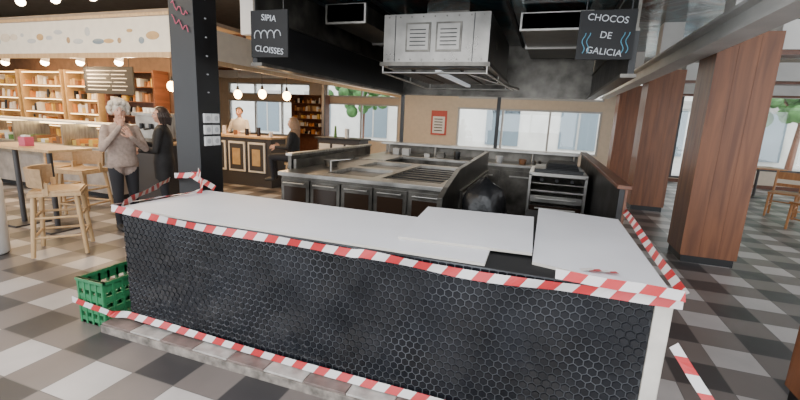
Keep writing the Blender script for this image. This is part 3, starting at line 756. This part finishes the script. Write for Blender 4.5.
def stool(x, y, ang, sh=0.66):
    T = Matrix.Translation((x, y, 0)) @ Matrix.Rotation(ang, 4, 'Z')
    b = B("wooden_bar_stool")
    for sx in (-1, 1):
        for sy in (-1, 1):
            b.cyl((sx*0.22, sy*0.22, 0), (sx*0.17, sy*0.17, sh-0.03), 0.02, 'wood_light', r1=0.024, T=T)
    for z, r in ((0.2, 0.205), (0.4, 0.19)):
        for a, c in (((-r, -r), (r, -r)), ((r, -r), (r, r)), ((r, r), (-r, r)), ((-r, r), (-r, -r))):
            b.cyl((a[0], a[1], z), (c[0], c[1], z), 0.013, 'wood_light', T=T)
    b.box(-0.22, 0.22, -0.22, 0.21, sh-0.04, sh, 'wood_light', T=T); b.box(-0.21, 0.21, -0.21, 0.2, sh, sh+0.02, 'wood_light', T=T)
    n = 10; vs = []
    for i in range(n+1):
        a = math.pi*(0.08+0.84*i/n); cx, cy = 0.255*math.cos(a), 0.02+0.22*math.sin(a)
        ix, iy = 0.225*math.cos(a), 0.02+0.19*math.sin(a)
        vs += [(cx, cy, sh+0.05), (cx*1.04, cy*1.04, sh+0.24), (ix*1.04, iy*1.04, sh+0.24), (ix, iy, sh+0.05)]
    fs = []
    for i in range(n):
        for k in range(4): fs.append((i*4+k, i*4+(k+1) % 4, (i+1)*4+(k+1) % 4, (i+1)*4+k))
    fs += [(0, 1, 2, 3), (n*4+3, n*4+2, n*4+1, n*4)]
    b.add(vs, fs, 'tan', False, T)
    for sx in (-1, 1): b.box(sx*0.215-0.015, sx*0.215+0.015, 0.04, 0.09, sh-0.03, sh+0.1, 'wood_light', T=T)
    return b.done(0.004)
stool(-4.78, 2.80, math.radians(140)); stool(-6.0, 3.85, math.radians(10)); stool(-6.6, 3.9, math.radians(20))

# dining set on the right
def chair(x, y, ang):
    T = Matrix.Translation((x, y, 0)) @ Matrix.Rotation(ang, 4, 'Z')
    b = B("dining_chair"); k = 'wood_orange'
    for sx in (-1, 1):
        b.cyl((sx*0.2, -0.2, 0), (sx*0.19, -0.19, 0.44), 0.018, k, r1=0.022, T=T)
        b.cyl((sx*0.2, 0.23, 0), (sx*0.19, 0.19, 0.45), 0.019, k, T=T); b.cyl((sx*0.19, 0.19, 0.45), (sx*0.19, 0.27, 0.86), 0.02, k, T=T)
        b.cyl((sx*0.195, -0.19, 0.2), (sx*0.195, 0.2, 0.2), 0.012, k, T=T)
    b.box(-0.22, 0.22, -0.22, 0.21, 0.44, 0.47, k, T=T); b.box(-0.2, 0.2, 0.235, 0.265, 0.70, 0.84, k, T=T); b.box(-0.19, 0.19, 0.22, 0.24, 0.56, 0.62, k, T=T)
    b.cyl((-0.19, -0.195, 0.3), (0.19, -0.195, 0.3), 0.012, k, T=T)
    b.done(0.004)
for (x, y, a) in ((4.2, 8.4, 200), (4.4, 9.8, -30), (5.95, 9.6, 60), (5.2, 8.2, 190)): chair(x, y, math.radians(a))
for (x, y) in ((5.05, 9.2), (5.0, 12.5)):
    b = B("dining_table"); b.box(x-0.4, x+0.4, y-0.4, y+0.4, 0.72, 0.75, 'wood_orange')
    b.cyl((x, y, 0.02), (x, y, 0.72), 0.03, 'frame_dk'); b.lathe((x, y, 0), [(0.0, 0.03), (0.25, 0.02), (0.26, 0.0)], 'frame_dk'); b.done(0.004)

# ---------------------------------------------------------------- people
def seg_d(p, a, c):
    ab = c-a; t = max(0, min(1, (p-a).dot(ab)/max(1e-9, ab.dot(ab)))); return (p-(a+ab*t)).length, t
def person(name, x, y, ang, scale, top, legs, hair, arms, hairstyle, seated=False, head_yaw=0.0, lean=0.0, coat_len=0.80, z0=0.0):
    b = B("tmp"); prims = []
    def cap(p0, p1, r0, r1, lab):
        p0 = Vector(p0); p1 = Vector(p1)
        b.cyl(p0, p1, r0, 'skin', r1=r1, n=14); b.sph(p0, r0, 'skin'); b.sph(p1, r1, 'skin'); prims.append((p0, p1, r0, r1, lab))
    LN = lambda z: -lean*(max(0, z-0.85))
    secs = [(coat_len-0.04, 0.165, 0.125), (0.86, 0.178, 0.135), (0.98, 0.155, 0.118), (1.12, 0.165, 0.128), (1.22, 0.172, 0.125), (1.30, 0.16, 0.10), (1.345, 0.11, 0.08), (1.375, 0.06, 0.06)]
    n = 20; vs = []; fs = []
    for (z, rx, ry) in secs:
        for i in range(n):
            t = 2*math.pi*i/n; vs.append((rx*math.cos(t), ry*math.sin(t)+LN(z), z))
    for j in range(len(secs)-1):
        for i in range(n): fs.append((j*n+i, j*n+(i+1) % n, (j+1)*n+(i+1) % n, (j+1)*n+i))
    fs.append(tuple(range(n-1, -1, -1))); fs.append(tuple((len(secs)-1)*n+i for i in range(n)))
    b.add(vs, fs, 'skin')
    prims.append((Vector((0, LN(coat_len), coat_len)), Vector((0, LN(1.3), 1.3)), 0.16, 0.14, 'top'))
    for s in (-1, 1):
        prims.append((Vector((s*0.09, 0, coat_len)), Vector((s*0.1, LN(1.28), 1.28)), 0.10, 0.09, 'top'))
    ny = LN(1.42)
    cap((0, LN(1.34)+0.01, 1.34), (0, ny, 1.43), 0.052, 0.048, 'skin')
    if seated:
        for s in (-1, 1):
            cap((s*0.09, 0, 0.84), (s*0.11, -0.42, 0.84), 0.088, 0.062, 'legs'); cap((s*0.11, -0.42, 0.84), (s*0.11, -0.38, 0.44), 0.06, 0.042, 'legs'); cap((s*0.11, -0.37, 0.41), (s*0.11, -0.52, 0.39), 0.04, 0.034, 'shoe')
    else:
        for s in (-1, 1):
            cap((s*0.085, 0, 0.84), (s*0.095, -0.015+0.02*s, 0.46), 0.092, 0.060, 'legs'); cap((s*0.095, -0.015+0.02*s, 0.46), (s*0.10, 0.02+0.03*s, 0.09), 0.058, 0.042, 'legs')
            cap((s*0.10, 0.03+0.03*s, 0.045), (s*0.115, -0.13+0.03*s, 0.032), 0.042, 0.032, 'shoe')
    for s, (el, wr, palm) in zip((-1, 1), arms):
        sh = Vector((s*0.165, LN(1.29), 1.295)); el = Vector(el); wr = Vector(wr)
        cap(sh, el, 0.056, 0.044, 'top'); cap(el, wr, 0.043, 0.031, 'top')
        pd = Vector(palm).normalized(); cap(wr, wr+pd*0.04, 0.024, 0.024, 'skin')
    hc = Vector((0, ny-0.015, 1.515)); HR = Matrix.Translation(hc) @ Matrix.Rotation(head_yaw, 4, 'Z')
    def hs(c, r): b.sph(c, r, 'skin', n=20, m=14, T=HR)
    hs((0, 0.012, 0.015), (0.073, 0.088, 0.092)); hs((0, -0.02, -0.04), (0.055, 0.062, 0.070)); hs((0, -0.052, -0.085), (0.026, 0.024, 0.022))
    hs((0, -0.088, -0.018), (0.013, 0.018, 0.024)); hs((0, -0.078, 0.012), (0.010, 0.012, 0.03))
    for s in (-1, 1): hs((s*0.075, 0.012, -0.01), (0.010, 0.018, 0.03)); hs((s*0.04, -0.05, -0.03), (0.022, 0.022, 0.022))
    prims.append((hc+Vector((0, 0, -0.06)), hc+Vector((0, 0, 0.05)), 0.08, 0.08, 'skin'))
    o = b.done()
    m = o.modifiers.new("r", 'REMESH'); m.mode = 'VOXEL'; m.voxel_size = 0.011
    sm = o.modifiers.new("s", 'SMOOTH'); sm.iterations = 4; sm.factor = 0.5
    bpy.context.view_layer.update(); dg = bpy.context.evaluated_depsgraph_get()
    me = D.meshes.new_from_object(o.evaluated_get(dg)); D.objects.remove(o)
    g = B(name); keys = {'skin': 'skin', 'top': top, 'legs': legs, 'shoe': 'shoe'}
    for k in ('skin', top, legs, 'shoe'): g.mi(k)
    g.v = [tuple(v.co) for v in me.vertices]
    for p in me.polygons:
        c = Vector(p.center); best = 9; lab = 'skin'
        for (a, e, r0, r1, lb) in prims:
            dd, t = seg_d(c, a, e); dd -= r0+(r1-r0)*t
            if dd < best: best = dd; lab = lb
        if c.z > 1.385 and (c-hc).length < 0.17: lab = 'skin'
        elif lab == 'skin' and c.z < 1.36 and (Vector((c.x, c.y, 0))-Vector((0, LN(1.3), 0))).length < 0.08 and c.z > 1.2: lab = 'top'
        g.f.append(list(p.vertices)); g.m.append(g.mi(keys[lab])); g.sm.append(True)
    for s in (-1, 1):
        g.sph((s*0.028, -0.070, 0.005), (0.011, 0.010, 0.007), 'white', n=8, m=6, T=HR); g.sph((s*0.028, -0.077, 0.005), (0.006, 0.005, 0.006), 'eye', n=8, m=6, T=HR)
        g.sph((s*0.028, -0.074, 0.024), (0.018, 0.006, 0.004), hair, n=8, m=6, T=HR)
    g.sph((0, -0.080, -0.052), (0.021, 0.008, 0.006), 'lip', n=10, m=6, T=HR)
    for s, (el, wr, palm) in zip((-1, 1), arms):
        wr = Vector(wr); pd = Vector(palm).normalized()
        sd = pd.cross(Vector((0, -1, 0.1))); sd = sd.normalized() if sd.length > 0.1 else Vector((1, 0, 0))
        nm = sd.cross(pd).normalized()
        Tm = Matrix(((sd.x, pd.x, nm.x, wr.x), (sd.y, pd.y, nm.y, wr.y), (sd.z, pd.z, nm.z, wr.z), (0, 0, 0, 1)))
        g.sph((0, 0.055, 0), (0.040, 0.052, 0.016), 'skin', T=Tm)
        for i, L in enumerate((0.060, 0.070, 0.066, 0.052)):
            x0 = -0.030+i*0.020; a0 = Vector((x0, 0.088, 0)); a1 = a0+Vector((x0*0.15, L*0.5, -0.008)); a2 = a1+Vector((0, L*0.42, -0.026))
            g.cyl(a0, a1, 0.009, 'skin', r1=0.008, n=8, T=Tm); g.sph(a1, 0.0085, 'skin', n=8, m=6, T=Tm); g.cyl(a1, a2, 0.008, 'skin', r1=0.0065, n=8, T=Tm); g.sph(a2, 0.0065, 'skin', n=8, m=6, T=Tm)
        a0 = Vector((-0.034, 0.03, 0)); a1 = a0+Vector((-0.028, 0.03, -0.006)); a2 = a1+Vector((-0.006, 0.028, -0.012))
        g.cyl(a0, a1, 0.012, 'skin', r1=0.010, n=8, T=Tm); g.sph(a1, 0.010, 'skin', n=8, m=6, T=Tm); g.cyl(a1, a2, 0.0095, 'skin', r1=0.008, n=8, T=Tm); g.sph(a2, 0.008, 'skin', n=8, m=6, T=Tm)
    if hairstyle == 'curly':
        random.seed(3)
        for i in range(190):
            t = random.uniform(0, 2*math.pi); ph = random.uniform(0, 2.1)
            d = Vector((math.sin(ph)*math.cos(t), math.sin(ph)*math.sin(t), math.cos(ph)))
            if d.y < -0.35 and d.z < 0.60: continue
            c = Vector((d.x*0.098, 0.02+d.y*0.110, 0.025+d.z*0.105)); r = random.uniform(0.022, 0.038)
            g.sph(c, r, hair, n=8, m=6, T=HR)
        g.sph((0, 0.025, 0.03), (0.090, 0.098, 0.095), hair, T=HR)
    else:
        L = {'long': 0.26, 'bob': 0.12, 'short': 0.0}[hairstyle]
        n = 24; mrings = 9; vs = []; fs = []
        for j in range(mrings+1):
            ph = 0.02+j/mrings*1.75
            for i in range(n):
                t = 2*math.pi*i/n; dx, dy, dz = math.sin(ph)*math.cos(t), math.sin(ph)*math.sin(t), math.cos(ph)
                if dy < -0.25: dz = max(dz, 0.48+0.3*(-dy-0.25))
                rad = 1.0+0.015*math.sin(9*t+j)
                vs.append((dx*0.086*rad, 0.016+dy*0.101*rad, 0.02+dz*0.104))
        for j in range(mrings):
            for i in range(n): fs.append((j*n+i, j*n+(i+1) % n, (j+1)*n+(i+1) % n, (j+1)*n+i))
        fs.append(tuple(range(n)))
        g.add(vs, fs, hair, True, HR)
        g.sph((0, 0.03, 0.022), (0.082, 0.084, 0.092), hair, T=HR)
        if L:
            for i in range(13):
                t = math.pi*(-0.10+1.2*i/12); cx, cy = 0.078*math.cos(t), 0.02+0.088*math.sin(t)
                g.cyl((cx, cy, 0.03), (cx*1.12, cy*1.05+0.012, 0.03-L*0.5), 0.024, hair, r1=0.026, n=8, T=HR)
                g.cyl((cx*1.12, cy*1.05+0.012, 0.03-L*0.5), (cx*1.02, cy+0.02, -L-0.01*(i % 3)), 0.026, hair, r1=0.010, n=8, T=HR)
    o = g.done(); o.location = (x, y, z0); o.rotation_euler = (0, 0, ang); o.scale = (scale,)*3
    return o
hand_mouth = [((-0.24, -0.10, 1.06), (-0.06, -0.17, 1.32), (0.3, 0.1, 1)), ((0.25, -0.06, 1.04), (0.05, -0.20, 1.20), (-0.5, -0.05, 0.8))]
person("woman_with_white_hair", -4.98, 3.68, math.radians(72), 0.98, 'jacket', 'trousers', 'hair_white', hand_mouth, 'curly', head_yaw=-0.2, coat_len=0.86)
arms2 = [((-0.24, -0.12, 1.06), (-0.10, -0.34, 1.12), (0.2, -1, 0.2)), ((0.23, -0.04, 1.03), (0.12, -0.26, 1.02), (-0.3, -1, 0.1))]
person("woman_in_black_coat", -4.92, 4.22, math.radians(-55), 0.955, 'coat', 'trousers', 'hair_dark', arms2, 'bob', head_yaw=0.15, coat_len=0.66)
arms3 = [((-0.25, -0.05, 1.05), (-0.15, -0.30, 1.05), (0.2, -1, 0)), ((0.25, -0.05, 1.05), (0.15, -0.30, 1.05), (-0.2, -1, 0))]
person("shopkeeper", -7.0, 8.15, math.radians(15), 1.0, 'shirt', 'trousers', 'hair_dark', arms3, 'short')
person("seated_woman", -4.45, 6.6, math.radians(-70), 0.94, 'coat', 'trousers', 'hair_brown', arms3, 'long', seated=True, z0=-0.06)
b = B("backless_stool")
sx, sy = -4.45, 6.6
b.cyl((sx, sy, 0.60), (sx, sy, 0.64), 0.17, 'wood_light', n=20)
for i in range(4):
    a = math.pi/4+i*R90; b.cyl((sx+0.12*math.cos(a), sy+0.12*math.sin(a), 0.6), (sx+0.2*math.cos(a), sy+0.2*math.sin(a), 0), 0.015, 'wood_light')
b.done()
